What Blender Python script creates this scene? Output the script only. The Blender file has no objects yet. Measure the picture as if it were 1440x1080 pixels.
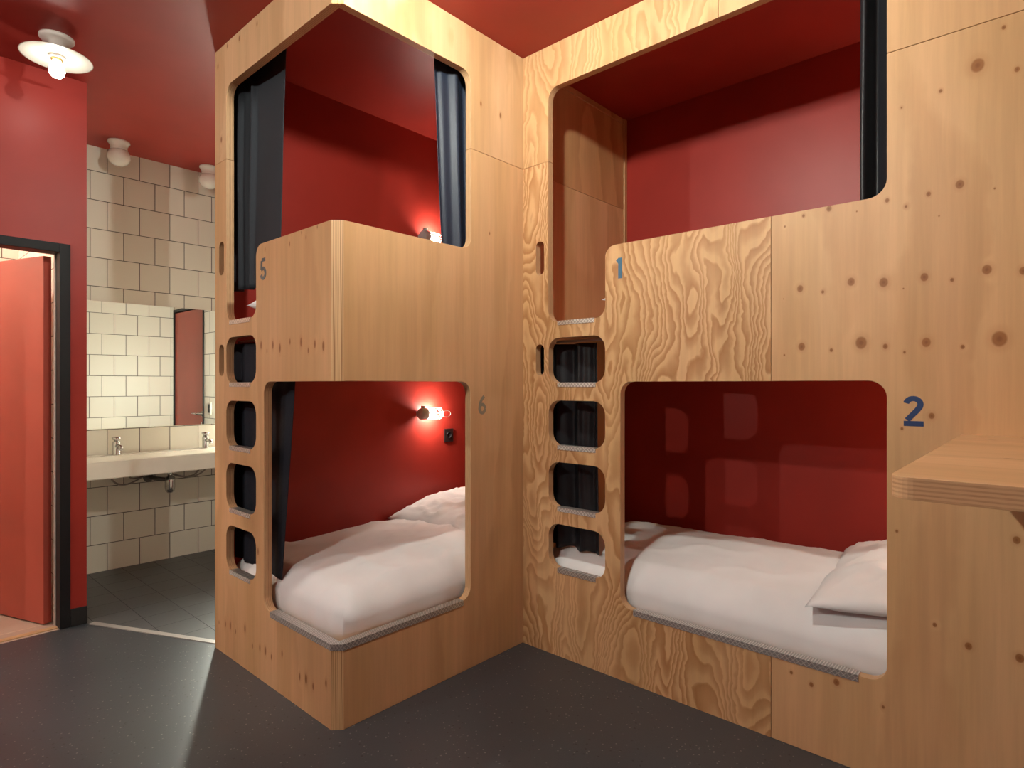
import bpy, bmesh, math, random
from mathutils import Vector, Matrix, noise
from mathutils.geometry import tessellate_polygon

# ------------------------------------------------------------------ clear
for blk in (bpy.data.objects, bpy.data.meshes, bpy.data.lights, bpy.data.cameras, bpy.data.curves):
    for d in list(blk):
        blk.remove(d)
scene = bpy.context.scene
C = scene.collection

# ------------------------------------------------------------------ camera
F_PX = 841.5
YAW = math.atan2(0.66992, 0.74244)
cam = bpy.data.cameras.new('camera')
cam.sensor_width = 36.0
cam.lens = F_PX / 1440.0 * 36.0
cam.shift_y = 0.4 / 1440.0
cam.clip_start = 0.02
cam_o = bpy.data.objects.new('camera', cam)
cam_o.location = (0, 0, 1.30)
cam_o.rotation_euler = (math.pi / 2, 0, YAW)
C.objects.link(cam_o)
scene.camera = cam_o

# ------------------------------------------------------------------ world, exposure
w = bpy.data.worlds.new('world')
scene.world = w
w.use_nodes = True
w.node_tree.nodes['Background'].inputs['Color'].default_value = (0.9, 0.95, 1.0, 1)
w.node_tree.nodes['Background'].inputs['Strength'].default_value = 0.05
vs = scene.view_settings
vs.view_transform = 'Standard'
vs.look = 'None'
vs.exposure = 0.10
vs.gamma = 1.0
vs.use_curve_mapping = False

# lamp strengths (the lamps themselves are built further down)
BULB_MAIN = 1550.0      # strong ceiling bulb over the middle of the dormitory
BULB_NEAR = 34.0       # weaker bulb beside the open door
BULB_BACK = 2100.0      # bulbs behind the camera
BULB_WC = 2200.0         # lamp in the room behind the open door
STRIP = 250.0           # vertical light beside the washroom mirror
BULB_READ = 500.0       # reading lamps in the bunks
WARM = (1.0, 0.86, 0.68)

# lamp positions: bulbs hang under the ceiling
CEIL = 2.942
LAMPS = [(-3.50, 0.66), (-1.25, 1.20), (-3.05, -2.20), (-1.25, -1.10)]

# main planes of the place
YA, XB, YC = 1.214, -1.978, 2.274      # outer faces of the bunk fronts
TH = 0.036                              # plywood thickness
XR = -3.077                             # red wall behind the left bunks
YREAR = 3.245                           # red wall behind the right bunks
XL = -3.907                             # red wall with the open door
XT = -4.903                             # tiled washroom wall

# ------------------------------------------------------------------ node helpers
def new_mat(name):
    m = bpy.data.materials.new(name)
    m.use_nodes = True
    nt = m.node_tree
    return m, nt, nt.nodes['Principled BSDF']

def N(nt, typ, **kw):
    n = nt.nodes.new(typ)
    for k, v in kw.items():
        setattr(n, k, v)
    return n

def math_n(nt, op, a, b=None, c=None, clamp=False):
    n = nt.nodes.new('ShaderNodeMath')
    n.operation = op
    n.use_clamp = clamp
    for i, v in enumerate((a, b, c)):
        if v is None:
            continue
        if isinstance(v, (int, float)):
            n.inputs[i].default_value = v
        else:
            nt.links.new(v, n.inputs[i])
    return n.outputs[0]

def combine(nt, x, y, z):
    n = nt.nodes.new('ShaderNodeCombineXYZ')
    for i, v in enumerate((x, y, z)):
        if isinstance(v, (int, float)):
            n.inputs[i].default_value = v
        else:
            nt.links.new(v, n.inputs[i])
    return n.outputs[0]

def maprange(nt, v, a, b, c=0.0, d=1.0, smooth=True):
    n = nt.nodes.new('ShaderNodeMapRange')
    n.interpolation_type = 'SMOOTHSTEP' if smooth else 'LINEAR'
    nt.links.new(v, n.inputs['Value'])
    n.inputs['From Min'].default_value = a
    n.inputs['From Max'].default_value = b
    n.inputs['To Min'].default_value = c
    n.inputs['To Max'].default_value = d
    return n.outputs['Result']

def mixc(nt, fac, a, b, mode='MIX'):
    n = nt.nodes.new('ShaderNodeMix')
    n.data_type = 'RGBA'
    n.blend_type = mode
    for idx, v in ((0, fac), (6, a), (7, b)):
        s = n.inputs[idx]
        if isinstance(v, (int, float)):
            s.default_value = v
        elif isinstance(v, tuple):
            s.default_value = (*v, 1) if len(v) == 3 else v
        else:
            nt.links.new(v, s)
    return n.outputs[2]

def noise_n(nt, vec, scale, detail=2.0, rough=0.5, dist=0.0):
    n = nt.nodes.new('ShaderNodeTexNoise')
    nt.links.new(vec, n.inputs['Vector'])
    n.inputs['Scale'].default_value = scale
    n.inputs['Detail'].default_value = detail
    n.inputs['Roughness'].default_value = rough
    n.inputs['Distortion'].default_value = dist
    return n.outputs['Fac']

def simple(name, col, rough=0.5, metal=0.0, spec=0.5, bump=0.0, bscale=60.0, sheen=0.0, coat=0.0):
    m, nt, p = new_mat(name)
    tc = N(nt, 'ShaderNodeTexCoord')
    nf = noise_n(nt, tc.outputs['Object'], 3.0, 3.0)
    v = maprange(nt, nf, 0.3, 0.7, 0.94, 1.05)
    c = mixc(nt, 1.0, (*col,), combine(nt, v, v, v), 'MULTIPLY')
    nt.links.new(c, p.inputs['Base Color'])
    p.inputs['Roughness'].default_value = rough
    p.inputs['Metallic'].default_value = metal
    p.inputs['Specular IOR Level'].default_value = spec
    if sheen:
        p.inputs['Sheen Weight'].default_value = sheen
    if coat:
        p.inputs['Coat Weight'].default_value = coat
    if bump:
        b = N(nt, 'ShaderNodeBump')
        b.inputs['Strength'].default_value = bump
        b.inputs['Distance'].default_value = 0.002
        nt.links.new(noise_n(nt, tc.outputs['Object'], bscale, 3.0), b.inputs['Height'])
        nt.links.new(b.outputs['Normal'], p.inputs['Normal'])
    return m

def emitter(name, col, strength):
    m, nt, p = new_mat(name)
    p.inputs['Base Color'].default_value = (0.9, 0.9, 0.9, 1)
    p.inputs['Emission Color'].default_value = (*col, 1)
    p.inputs['Emission Strength'].default_value = strength
    return m

# plywood: face veneer with grain running along V, layered edges where the surface turns
def plywood(name, u='X', v='Z', t='Y', seed=0.0, light=(0.62, 0.36, 0.165), dark=(0.40, 0.19, 0.07),
            figure=0.3, freq=9.0, scale=2.2, stretch=0.22, knots=(), ksq=1.0, fibre=0.07, jagged=0.012, rough=0.42):
    m, nt, p = new_mat(name)
    tc = N(nt, 'ShaderNodeTexCoord')
    sp = N(nt, 'ShaderNodeSeparateXYZ')
    nt.links.new(tc.outputs['Object'], sp.inputs[0])
    U, V, T = sp.outputs[u], sp.outputs[v], sp.outputs[t]
    # knots: least distance to any knot in units of its radius
    kd = None
    kvec = combine(nt, math_n(nt, 'MULTIPLY', U, ksq), math_n(nt, 'MULTIPLY', V, 0.8), 0.0)
    for (ku, kv, kr) in knots:
        n = N(nt, 'ShaderNodeVectorMath', operation='DISTANCE')
        nt.links.new(kvec, n.inputs[0])
        n.inputs[1].default_value = (ku * ksq, kv * 0.8, 0)
        d = math_n(nt, 'DIVIDE', n.outputs['Value'], kr * 0.85)
        kd = d if kd is None else math_n(nt, 'MINIMUM', kd, d)
    # warped height field whose contour lines give the peeled figure
    warp = noise_n(nt, combine(nt, math_n(nt, 'ADD', U, seed), math_n(nt, 'MULTIPLY', V, 0.9), seed), 5.0, 3.0, 0.55)
    uu = math_n(nt, 'MULTIPLY_ADD', warp, 0.10, math_n(nt, 'ADD', U, seed))
    jag = noise_n(nt, combine(nt, math_n(nt, 'MULTIPLY', U, 26.0), math_n(nt, 'MULTIPLY', V, 12.0), seed + 2), 1.0, 3.0, 0.6)
    uu = math_n(nt, 'MULTIPLY_ADD', jag, jagged, uu)
    vv = math_n(nt, 'MULTIPLY', V, stretch)
    if kd is not None:
        uu = math_n(nt, 'ADD', uu, maprange(nt, kd, 1.0, 4.0, 0.035, 0.0))
    h = noise_n(nt, combine(nt, uu, vv, seed * 1.7), scale, 2.2, 0.45)
    hh = math_n(nt, 'FRACT', math_n(nt, 'MULTIPLY', h, freq))
    ramp = N(nt, 'ShaderNodeValToRGB')
    nt.links.new(hh, ramp.inputs[0])
    e = ramp.color_ramp.elements
    e[0].position = 0.0; e[0].color = (0, 0, 0, 1)
    e[1].position = 1.0; e[1].color = (0, 0, 0, 1)
    for pos, val in ((0.28, 0.12), (0.52, 0.62), (0.86, 1.0), (0.93, 0.75)):
        x = ramp.color_ramp.elements.new(pos)
        x.color = (val, val, val, 1)
    rings = ramp.outputs[0]
    fine = noise_n(nt, combine(nt, math_n(nt, 'MULTIPLY', U, 38.0), math_n(nt, 'MULTIPLY', V, 1.6), seed), 1.0, 5.0, 0.65)
    broad = noise_n(nt, combine(nt, math_n(nt, 'MULTIPLY', U, 5.0), math_n(nt, 'MULTIPLY', V, 0.5), seed), 1.0, 2.0)
    patch = noise_n(nt, combine(nt, math_n(nt, 'MULTIPLY', U, 3.0), math_n(nt, 'MULTIPLY', V, 1.3), seed + 4), 1.0, 2.0)
    ringw = math_n(nt, 'MULTIPLY', rings, maprange(nt, patch, 0.25, 0.6, figure * 0.45, figure), clamp=True)
    col = mixc(nt, ringw, light, dark)
    f2 = maprange(nt, fine, 0.3, 0.7, 1.0 - fibre, 1.0 + fibre * 0.5)
    col = mixc(nt, 1.0, col, combine(nt, f2, f2, f2), 'MULTIPLY')
    b2 = maprange(nt, broad, 0.3, 0.7, 0.92, 1.05)
    b3 = maprange(nt, broad, 0.3, 0.7, 0.86, 1.07)
    col = mixc(nt, 1.0, col, combine(nt, b2, b2, b3), 'MULTIPLY')
    if kd is not None:
        halo = maprange(nt, kd, 0.9, 2.3, 0.28, 0.0)
        col = mixc(nt, halo, col, (0.42, 0.19, 0.07))
        core = maprange(nt, kd, 0.75, 1.15, 0.85, 0.0)
        col = mixc(nt, core, col, (0.27, 0.10, 0.028))
        eye = maprange(nt, kd, 0.1, 0.6, 0.5, 0.0)
        col = mixc(nt, eye, col, (0.17, 0.06, 0.018))
    # layered edge
    geo = N(nt, 'ShaderNodeNewGeometry')
    tcn = N(nt, 'ShaderNodeSeparateXYZ')
    nt.links.new(tc.outputs['Normal'], tcn.inputs[0])
    face = math_n(nt, 'ABSOLUTE', tcn.outputs[t])
    iface = math_n(nt, 'LESS_THAN', face, 0.6)
    lay = math_n(nt, 'FRACT', math_n(nt, 'MULTIPLY', T, 1.0 / 0.0072))
    l1 = maprange(nt, math_n(nt, 'ABSOLUTE', math_n(nt, 'SUBTRACT', lay, 0.5)), 0.12, 0.32, 1.0, 0.0)
    grit = noise_n(nt, combine(nt, math_n(nt, 'MULTIPLY', U, 30.0), math_n(nt, 'MULTIPLY', V, 30.0), math_n(nt, 'MULTIPLY', T, 300.0)), 1.0, 2.0)
    ed = mixc(nt, math_n(nt, 'MULTIPLY', l1, maprange(nt, grit, 0.3, 0.7, 0.35, 0.9)), (0.62, 0.38, 0.20), (0.43, 0.235, 0.11))
    col = mixc(nt, iface, col, ed)
    nt.links.new(col, p.inputs['Base Color'])
    p.inputs['Roughness'].default_value = rough
    p.inputs['Specular IOR Level'].default_value = 0.3
    b = N(nt, 'ShaderNodeBump')
    b.inputs['Strength'].default_value = 0.10
    b.inputs['Distance'].default_value = 0.0008
    nt.links.new(math_n(nt, 'MULTIPLY_ADD', rings, figure, fine), b.inputs['Height'])
    nt.links.new(b.outputs['Normal'], p.inputs['Normal'])
    return m

def tiles(name, ua, va, w_, h_, off_u, off_v, brick, tile_col, gap_col, gap=0.004, rough=0.25, var=0.03, speckle=False):
    m, nt, p = new_mat(name)
    tc = N(nt, 'ShaderNodeTexCoord')
    sp = N(nt, 'ShaderNodeSeparateXYZ')
    nt.links.new(tc.outputs['Object'], sp.inputs[0])
    U = math_n(nt, 'SUBTRACT', sp.outputs[ua], off_u)
    V = math_n(nt, 'SUBTRACT', sp.outputs[va], off_v)
    vr = math_n(nt, 'DIVIDE', V, h_)
    row = math_n(nt, 'FLOOR', vr)
    if brick:
        odd = math_n(nt, 'FLOORED_MODULO', row, 2.0)
        U = math_n(nt, 'MULTIPLY_ADD', odd, w_ * 0.5, U)
    ur = math_n(nt, 'DIVIDE', U, w_)
    colr = math_n(nt, 'FLOOR', ur)
    def edge(r, size):
        fr = math_n(nt, 'FRACT', r)
        d = math_n(nt, 'MINIMUM', fr, math_n(nt, 'SUBTRACT', 1.0, fr))
        return math_n(nt, 'MULTIPLY', d, size)
    d = math_n(nt, 'MINIMUM', edge(ur, w_), edge(vr, h_))
    g = maprange(nt, d, gap * 0.35, gap * 0.65, 1.0, 0.0)
    wn = N(nt, 'ShaderNodeTexWhiteNoise')
    nt.links.new(combine(nt, colr, row, 0.0), wn.inputs['Vector'])
    v = maprange(nt, wn.outputs['Value'], 0, 1, 1 - var, 1 + var)
    col = mixc(nt, 1.0, tile_col, combine(nt, v, v, v), 'MULTIPLY')
    col = mixc(nt, g, col, gap_col)
    nt.links.new(col, p.inputs['Base Color'])
    nt.links.new(maprange(nt, g, 0, 1, rough, 0.8), p.inputs['Roughness'])
    b = N(nt, 'ShaderNodeBump')
    b.inputs['Strength'].default_value = 0.5
    b.inputs['Distance'].default_value = 0.002
    nt.links.new(maprange(nt, d, 0.0, gap, 0.0, 1.0), b.inputs['Height'])
    nt.links.new(b.outputs['Normal'], p.inputs['Normal'])
    return m

# ------------------------------------------------------------------ mesh helpers
def link_mesh(name, bm, mats, parent=None, smooth=False, loc=None):
    bmesh.ops.recalc_face_normals(bm, faces=bm.faces)
    me = bpy.data.meshes.new(name)
    bm.to_mesh(me)
    bm.free()
    for mm in (mats if isinstance(mats, (list, tuple)) else [mats]):
        me.materials.append(mm)
    if smooth:
        for f in me.polygons:
            f.use_smooth = True
    o = bpy.data.objects.new(name, me)
    C.objects.link(o)
    if parent is not None:
        o.parent = parent
        if loc is None:                      # keep local coordinates equal to world coordinates
            off = Vector((0, 0, 0)); q = parent
            while q is not None:
                off += q.location; q = q.parent
            o.location = -off
        else:
            o.location = loc
    elif loc is not None:
        o.location = loc
    return o

def thing(name, label, cat, loc=(0, 0, 0), rz=0.0, group=None):
    o = bpy.data.objects.new(name, None)
    o.empty_display_size = 0.1
    C.objects.link(o)
    o.location = loc
    o.rotation_euler = (0, 0, rz)
    o['label'] = label
    o['category'] = cat
    if group:
        o['group'] = group
    return o

def tag(o, label, cat, group=None):
    o['label'] = label
    o['category'] = cat
    if group:
        o['group'] = group
    return o

def struct(name, bm, m, smooth=False):
    o = link_mesh(name, bm, m, None, smooth)
    o['kind'] = 'structure'
    return o

def box(bm, x0, x1, y0, y1, z0, z1, mat=0):
    vs_ = [bm.verts.new(p) for p in ((x0, y0, z0), (x1, y0, z0), (x1, y1, z0), (x0, y1, z0),
                                     (x0, y0, z1), (x1, y0, z1), (x1, y1, z1), (x0, y1, z1))]
    for idx in ((0, 3, 2, 1), (4, 5, 6, 7), (0, 1, 5, 4), (1, 2, 6, 5), (2, 3, 7, 6), (3, 0, 4, 7)):
        f = bm.faces.new([vs_[i] for i in idx])
        f.material_index = mat
    return vs_

def bevel_all(bm, w_, seg=2):
    bmesh.ops.bevel(bm, geom=list(bm.edges), offset=w_, segments=seg, profile=0.5, affect='EDGES')

def rbox(x0, x1, y0, y1, z0, z1, r=0.003, seg=2):
    bm = bmesh.new()
    box(bm, x0, x1, y0, y1, z0, z1)
    bmesh.ops.recalc_face_normals(bm, faces=bm.faces)
    bevel_all(bm, r, seg)
    return bm

def rounded(poly, seg=7):
    """poly: (u, v, r) corners -> list of points with rounded corners"""
    out = []
    n = len(poly)
    for i in range(n):
        p0 = Vector(poly[i - 1][:2]); p1 = Vector(poly[i][:2]); p2 = Vector(poly[(i + 1) % n][:2])
        r = poly[i][2] if len(poly[i]) > 2 else 0.0
        if r <= 0:
            out.append((p1.x, p1.y))
            continue
        a = (p0 - p1).normalized(); b = (p2 - p1).normalized()
        ang = a.angle(b)
        t = r / math.tan(ang / 2)
        s = p1 + a * t; e_ = p1 + b * t
        c = p1 + (a + b).normalized() * (r / math.sin(ang / 2))
        a0 = math.atan2(s.y - c.y, s.x - c.x); a1 = math.atan2(e_.y - c.y, e_.x - c.x)
        d = a1 - a0
        while d > math.pi: d -= 2 * math.pi
        while d < -math.pi: d += 2 * math.pi
        for k in range(seg + 1):
            q = a0 + d * k / seg
            out.append((c.x + r * math.cos(q), c.y + r * math.sin(q)))
    return out

def rrect(u0, u1, v0, v1, r):
    return [(u0, v0, r), (u1, v0, r), (u1, v1, r), (u0, v1, r)]

def panel(name, outer, holes, axis, t0, t1, mat, parent, bevel=0.0015):
    """sheet with cut-outs; axis 'y': (u,v)->(x,z), thickness t0..t1 along y; axis 'x': (u,v)->(y,z)"""
    loops = [rounded(outer)] + [rounded(h) for h in holes]
    def P(u, v, t):
        return Vector((u, t, v)) if axis == 'y' else (Vector((t, u, v)) if axis == 'x' else Vector((u, v, t)))
    tris = tessellate_polygon([[Vector((u, v, 0)) for u, v in lp] for lp in loops])
    flat = [p for lp in loops for p in lp]
    bm = bmesh.new()
    A_ = [bm.verts.new(P(u, v, t0)) for u, v in flat]
    B_ = [bm.verts.new(P(u, v, t1)) for u, v in flat]
    for tr in tris:
        if len(set(tr)) < 3:
            continue
        try:
            bm.faces.new([A_[i] for i in tr])
            bm.faces.new([B_[i] for i in reversed(tr)])
        except ValueError:
            pass
    k = 0
    for lp in loops:
        n = len(lp)
        for i in range(n):
            j = (i + 1) % n
            bm.faces.new([A_[k + i], A_[k + j], B_[k + j], B_[k + i]])
        k += n
    bmesh.ops.remove_doubles(bm, verts=bm.verts, dist=1e-6)
    o = link_mesh(name, bm, mat, parent)
    if bevel:
        md = o.modifiers.new('edge', 'BEVEL')
        md.width = bevel
        md.segments = 2
        md.limit_method = 'ANGLE'
        md.angle_limit = math.radians(40)
    return o

def lathe(profile, segs=32, axis='z', centre=(0, 0, 0), bm=None, mat=0):
    """profile: (radius, height) list; closes onto axis when radius is 0"""
    bm = bm or bmesh.new()
    rings = []
    cx, cy, cz = centre
    def P(r, a, h):
        x, y = r * math.cos(a), r * math.sin(a)
        if axis == 'z': return (cx + x, cy + y, cz + h)
        if axis == 'y': return (cx + x, cy + h, cz + y)
        return (cx + h, cy + x, cz + y)
    for r, h in profile:
        if r < 1e-6:
            rings.append([bm.verts.new(P(0, 0, h))])
        else:
            rings.append([bm.verts.new(P(r, 2 * math.pi * k / segs, h)) for k in range(segs)])
    for a, b in zip(rings, rings[1:]):
        if len(a) == 1 and len(b) == 1:
            continue
        for k in range(segs):
            k2 = (k + 1) % segs
            if len(a) == 1: vs_ = [a[0], b[k2], b[k]]
            elif len(b) == 1: vs_ = [a[k], a[k2], b[0]]
            else: vs_ = [a[k], a[k2], b[k2], b[k]]
            f = bm.faces.new(vs_)
            f.material_index = mat
    return bm

def tube(bm, pts, r, segs=8, closed=False):
    pts = [Vector(p) for p in pts]
    n = len(pts)
    rings = []
    prev = None
    for i, p in enumerate(pts):
        if closed:
            d = (pts[(i + 1) % n] - pts[i - 1]).normalized()
        else:
            d = (pts[min(i + 1, n - 1)] - pts[max(i - 1, 0)]).normalized()
        ref = prev if prev is not None else (Vector((0, 0, 1)) if abs(d.z) < 0.9 else Vector((1, 0, 0)))
        a = (ref - d * ref.dot(d)).normalized()
        b = d.cross(a)
        prev = a
        rings.append([bm.verts.new(p + (a * math.cos(2 * math.pi * k / segs) + b * math.sin(2 * math.pi * k / segs)) * r) for k in range(segs)])
    pairs = list(zip(rings, rings[1:]))
    if closed:
        pairs.append((rings[-1], rings[0]))
    for a, b in pairs:
        for k in range(segs):
            k2 = (k + 1) % segs
            bm.faces.new([a[k], a[k2], b[k2], b[k]])
    if not closed:
        bm.faces.new(list(reversed(rings[0])))
        bm.faces.new(rings[-1])
    return bm

def bez(p0, p1, p2, n=12):
    p0, p1, p2 = Vector(p0), Vector(p1), Vector(p2)
    return [p0 * (1 - t) ** 2 + p1 * 2 * t * (1 - t) + p2 * t * t for t in [i / n for i in range(n + 1)]]

def nz(x, y, z):
    return noise.noise(Vector((x, y, z)))

# ------------------------------------------------------------------ materials
KC = [(-0.667, 1.641, 0.012), (-0.593, 1.622, 0.0055), (-0.505, 1.647, 0.0134), (-0.41, 1.634, 0.0149), (-0.355, 1.608, 0.0025), (-0.299, 1.638, 0.0125), (-0.228, 1.621, 0.0061), (-0.144, 1.642, 0.0141), (-0.061, 1.628, 0.0114), (-0.724, 1.61, 0.0022), (-0.662, 1.434, 0.0134), (-0.566, 1.418, 0.0061), (-0.721, 1.406, 0.0036), (-0.475, 1.439, 0.0199), (-0.405, 1.424, 0.0084), (-0.352, 1.403, 0.0044), (-0.294, 1.432, 0.0143), (-0.202, 1.414, 0.0066), (-0.115, 1.434, 0.0221), (-0.28, 1.201, 0.0093), (-0.719, 1.872, 0.0036), (-0.656, 1.899, 0.0056), (-0.261, 1.824, 0.0025), (-0.166, 2.259, 0.02), (-0.075, 2.215, 0.0076), (-0.257, 2.212, 0.0059), (-0.36, 2.192, 0.0031), (-0.209, 1.911, 0.013), (-0.288, 1.898, 0.0075), (-0.4, 1.901, 0.007), (-0.348, 1.871, 0.0046), (-0.126, 1.88, 0.0028), (-0.105, 2.349, 0.0063), (-0.573, 1.908, 0.0099), (-0.488, 1.882, 0.0024), (-0.697, 0.262, 0.0064), (-0.63, 0.241, 0.0084), (-0.55, 0.276, 0.0115), (-0.411, 0.241, 0.0052), (-0.272, 0.548, 0.0068), (-0.188, 0.506, 0.0108), (-0.069, 0.506, 0.0126), (-0.359, 1.157, 0.0048), (-0.373, 0.824, 0.0049), (-0.076, 0.847, 0.0109)]
KA = [(-2.581, 1.472, 0.0174), (-2.526, 1.444, 0.0094), (-2.472, 1.468, 0.0169), (-2.41, 1.452, 0.0187), (-2.324, 1.475, 0.0122), (-2.234, 1.469, 0.0178), (-2.178, 1.433, 0.0109), (-2.128, 1.456, 0.0154), (-2.066, 1.446, 0.0181), (-3.027, 0.135, 0.0087), (-2.952, 0.146, 0.0133), (-2.897, 0.154, 0.0188), (-2.84, 0.141, 0.0111), (-2.741, 0.182, 0.0181), (-2.665, 0.125, 0.0115), (-2.593, 0.138, 0.0139), (-2.541, 0.14, 0.018), (-2.485, 0.131, 0.0119), (-2.391, 0.173, 0.0132), (-2.246, 0.125, 0.0139), (-2.195, 0.132, 0.0196), (-2.141, 0.121, 0.0135), (-2.047, 0.164, 0.0143), (-2.544, 1.887, 0.0086), (-2.328, 1.877, 0.0097), (-2.23, 1.908, 0.0063), (-2.195, 1.883, 0.0086), (-2.11, 1.909, 0.0061), (-2.61, 0.56, 0.016)]
KB = [(1.976, 2.609, 0.0115), (2.109, 2.598, 0.0134), (2.034, 2.015, 0.0066)]
WL, WD = (0.66, 0.395, 0.200), (0.40, 0.190, 0.070)
WL2 = (0.69, 0.435, 0.235)
M_A = plywood('plywood_front_left', seed=3.1, light=WL, dark=WD, figure=0.30, freq=5.0, scale=2.6, stretch=0.10, knots=KA, ksq=2.0)
M_A2 = plywood('plywood_top_left', seed=8.4, light=WL2, dark=WD, figure=0.28, freq=6.0, scale=2.4, stretch=0.2, ksq=1.5,
               knots=[(-3.04, 2.86, 0.012), (-2.93, 2.92, 0.01), (-2.8, 2.905, 0.012), (-3.0, 2.49, 0.014), (-2.62, 2.9, 0.01)])
M_B = plywood('plywood_side_left', u='Y', t='X', seed=5.7, light=WL, dark=WD, figure=0.22, freq=6.0, scale=2.2, stretch=0.14, knots=KB, ksq=1.8)
M_B2 = plywood('plywood_side_top', u='Y', t='X', seed=2.2, light=WL2, dark=WD, figure=0.42, freq=5.0, scale=2.8, stretch=0.35, knots=KB, ksq=1.8)
M_C1 = plywood('plywood_figured', seed=11.3, light=WL, dark=(0.35, 0.14, 0.040), figure=0.78, freq=42.0, scale=3.3, stretch=0.24, jagged=0.028)
M_C2 = plywood('plywood_knotty', seed=14.9, light=WL, dark=WD, figure=0.30, freq=5.0, scale=2.0, stretch=0.2, knots=KC)
M_C3 = plywood('plywood_figured_top', seed=21.5, light=WL, dark=WD, figure=0.6, freq=36.0, scale=3.0, stretch=0.22, jagged=0.025)
M_C4 = plywood('plywood_plain_top', seed=17.3, light=WL, dark=WD, figure=0.25, freq=6.0, scale=2.0, stretch=0.15)
M_LIN = plywood('plywood_liner', u='Y', t='X', seed=25.5, light=(0.60, 0.33, 0.15), dark=(0.36, 0.16, 0.055), figure=0.55, freq=9.0, scale=2.2, stretch=0.25)
M_LIN2 = plywood('plywood_liner_low', u='Y', t='X', seed=27.5, light=WL, dark=WD, figure=0.3, freq=7.0, scale=2.2, stretch=0.2)
M_DSK = plywood('plywood_counter', u='Y', v='X', t='Z', seed=31.0, light=WL, dark=WD, figure=0.2, freq=5.0, stretch=0.2, ksq=2.2,
                knots=[(1.95, -0.02, 0.02), (1.60, -0.06, 0.014), (1.42, 0.10, 0.012), (1.35, -0.02, 0.012), (2.1, -0.12, 0.01)])
M_DSKL = plywood('plywood_leg', u='Y', v='Z', t='X', seed=33.0, light=WL, dark=WD, figure=0.3, freq=6.0)
M_POST = plywood('plywood_corner', u='X', v='Z', t='Y', seed=37.0)

# corner post: layered plies seen across the chamfer
def post_mat():
    m, nt, p = new_mat('plywood_corner_edge')
    tc = N(nt, 'ShaderNodeTexCoord')
    sp = N(nt, 'ShaderNodeSeparateXYZ')
    nt.links.new(tc.outputs['Object'], sp.inputs[0])
    s = math_n(nt, 'ADD', sp.outputs['X'], sp.outputs['Y'])          # runs across the chamfer
    g = noise_n(nt, combine(nt, math_n(nt, 'MULTIPLY', s, 160.0), math_n(nt, 'MULTIPLY', sp.outputs['Z'], 1.6), 0.0), 1.0, 2.0)
    r = N(nt, 'ShaderNodeValToRGB')
    nt.links.new(g, r.inputs[0])
    e = r.color_ramp.elements
    e[0].position = 0.36; e[0].color = (0.30, 0.14, 0.05, 1)
    e[1].position = 0.50; e[1].color = (0.60, 0.36, 0.17, 1)
    x = e.new(0.62); x.color = (0.67, 0.42, 0.21, 1)
    nt.links.new(r.outputs[0], p.inputs['Base Color'])
    p.inputs['Roughness'].default_value = 0.45
    return m
M_POST = post_mat()

M_RED = simple('red_paint', (0.33, 0.027, 0.018), rough=0.43, spec=0.32)
M_REDC = simple('red_ceiling_paint', (0.33, 0.030, 0.021), rough=0.42, spec=0.28)
M_DOOR = simple('red_door_lacquer', (0.42, 0.07, 0.045), rough=0.38)
M_BLACK = simple('black_lacquer', (0.010, 0.009, 0.010), rough=0.5, spec=0.25)
M_RUBBER = simple('black_skirting', (0.012, 0.011, 0.011), rough=0.5)
M_TILE = tiles('white_wall_tiles', 'Y', 'Z', 0.2, 0.1986, 1.21, 0.190 - 0.1986, True, (0.78, 0.72, 0.62), (0.05, 0.035, 0.025), 0.0045, 0.42, 0.02)
M_TILEY = tiles('white_wall_tiles_cross', 'X', 'Z', 0.2, 0.1986, -3.9, 0.190 - 0.1986, True, (0.78, 0.72, 0.62), (0.05, 0.035, 0.025), 0.0045, 0.42, 0.02)
M_BEIGE = tiles('beige_floor_tiles', 'X', 'Y', 0.3, 0.3, -4.05, 0.18, False, (0.42, 0.31, 0.24), (0.62, 0.50, 0.36), 0.006, 0.4)
M_GREY = tiles('grey_floor_tiles', 'X', 'Y', 0.2, 0.2, -3.352, 1.294, False, (0.072, 0.074, 0.078), (0.03, 0.03, 0.03), 0.003, 0.42, 0.06)
M_FRAMEW = simple('pale_metal_strip', (0.55, 0.47, 0.40), rough=0.4)
M_STRIP = simple('threshold_strip', (0.45, 0.43, 0.40), rough=0.35, metal=0.3)
M_CHROME = simple('chrome', (0.55, 0.53, 0.52), rough=0.16, metal=1.0)
M_STEEL = simple('grey_metal', (0.55, 0.54, 0.52), rough=0.5)
M_CERAM = simple('white_ceramic', (0.86, 0.80, 0.72), rough=0.2, coat=0.3)
M_PORC = simple('opal_glass', (0.78, 0.70, 0.62), rough=0.15, coat=0.5)
M_ENAMEL = simple('white_enamel', (0.62, 0.60, 0.52), rough=0.3)
M_ROSE = simple('porcelain_rose', (0.55, 0.47, 0.42), rough=0.35)
M_BRASS = simple('brass_collar', (0.70, 0.50, 0.18), rough=0.3, metal=1.0)
M_SHEET = simple('white_linen', (0.80, 0.80, 0.80), rough=0.85, spec=0.2, bump=0.25, bscale=9.0, sheen=0.2)
M_PILL = simple('white_pillowcase', (0.80, 0.80, 0.80), rough=0.85, spec=0.2, bump=0.3, bscale=12.0, sheen=0.2)
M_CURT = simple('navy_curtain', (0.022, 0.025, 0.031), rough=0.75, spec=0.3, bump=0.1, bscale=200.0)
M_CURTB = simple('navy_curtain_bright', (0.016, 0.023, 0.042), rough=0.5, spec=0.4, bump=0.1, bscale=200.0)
M_CURTD = simple('navy_curtain_deep', (0.012, 0.014, 0.022), rough=0.7, spec=0.3, bump=0.1, bscale=200.0)
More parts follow.
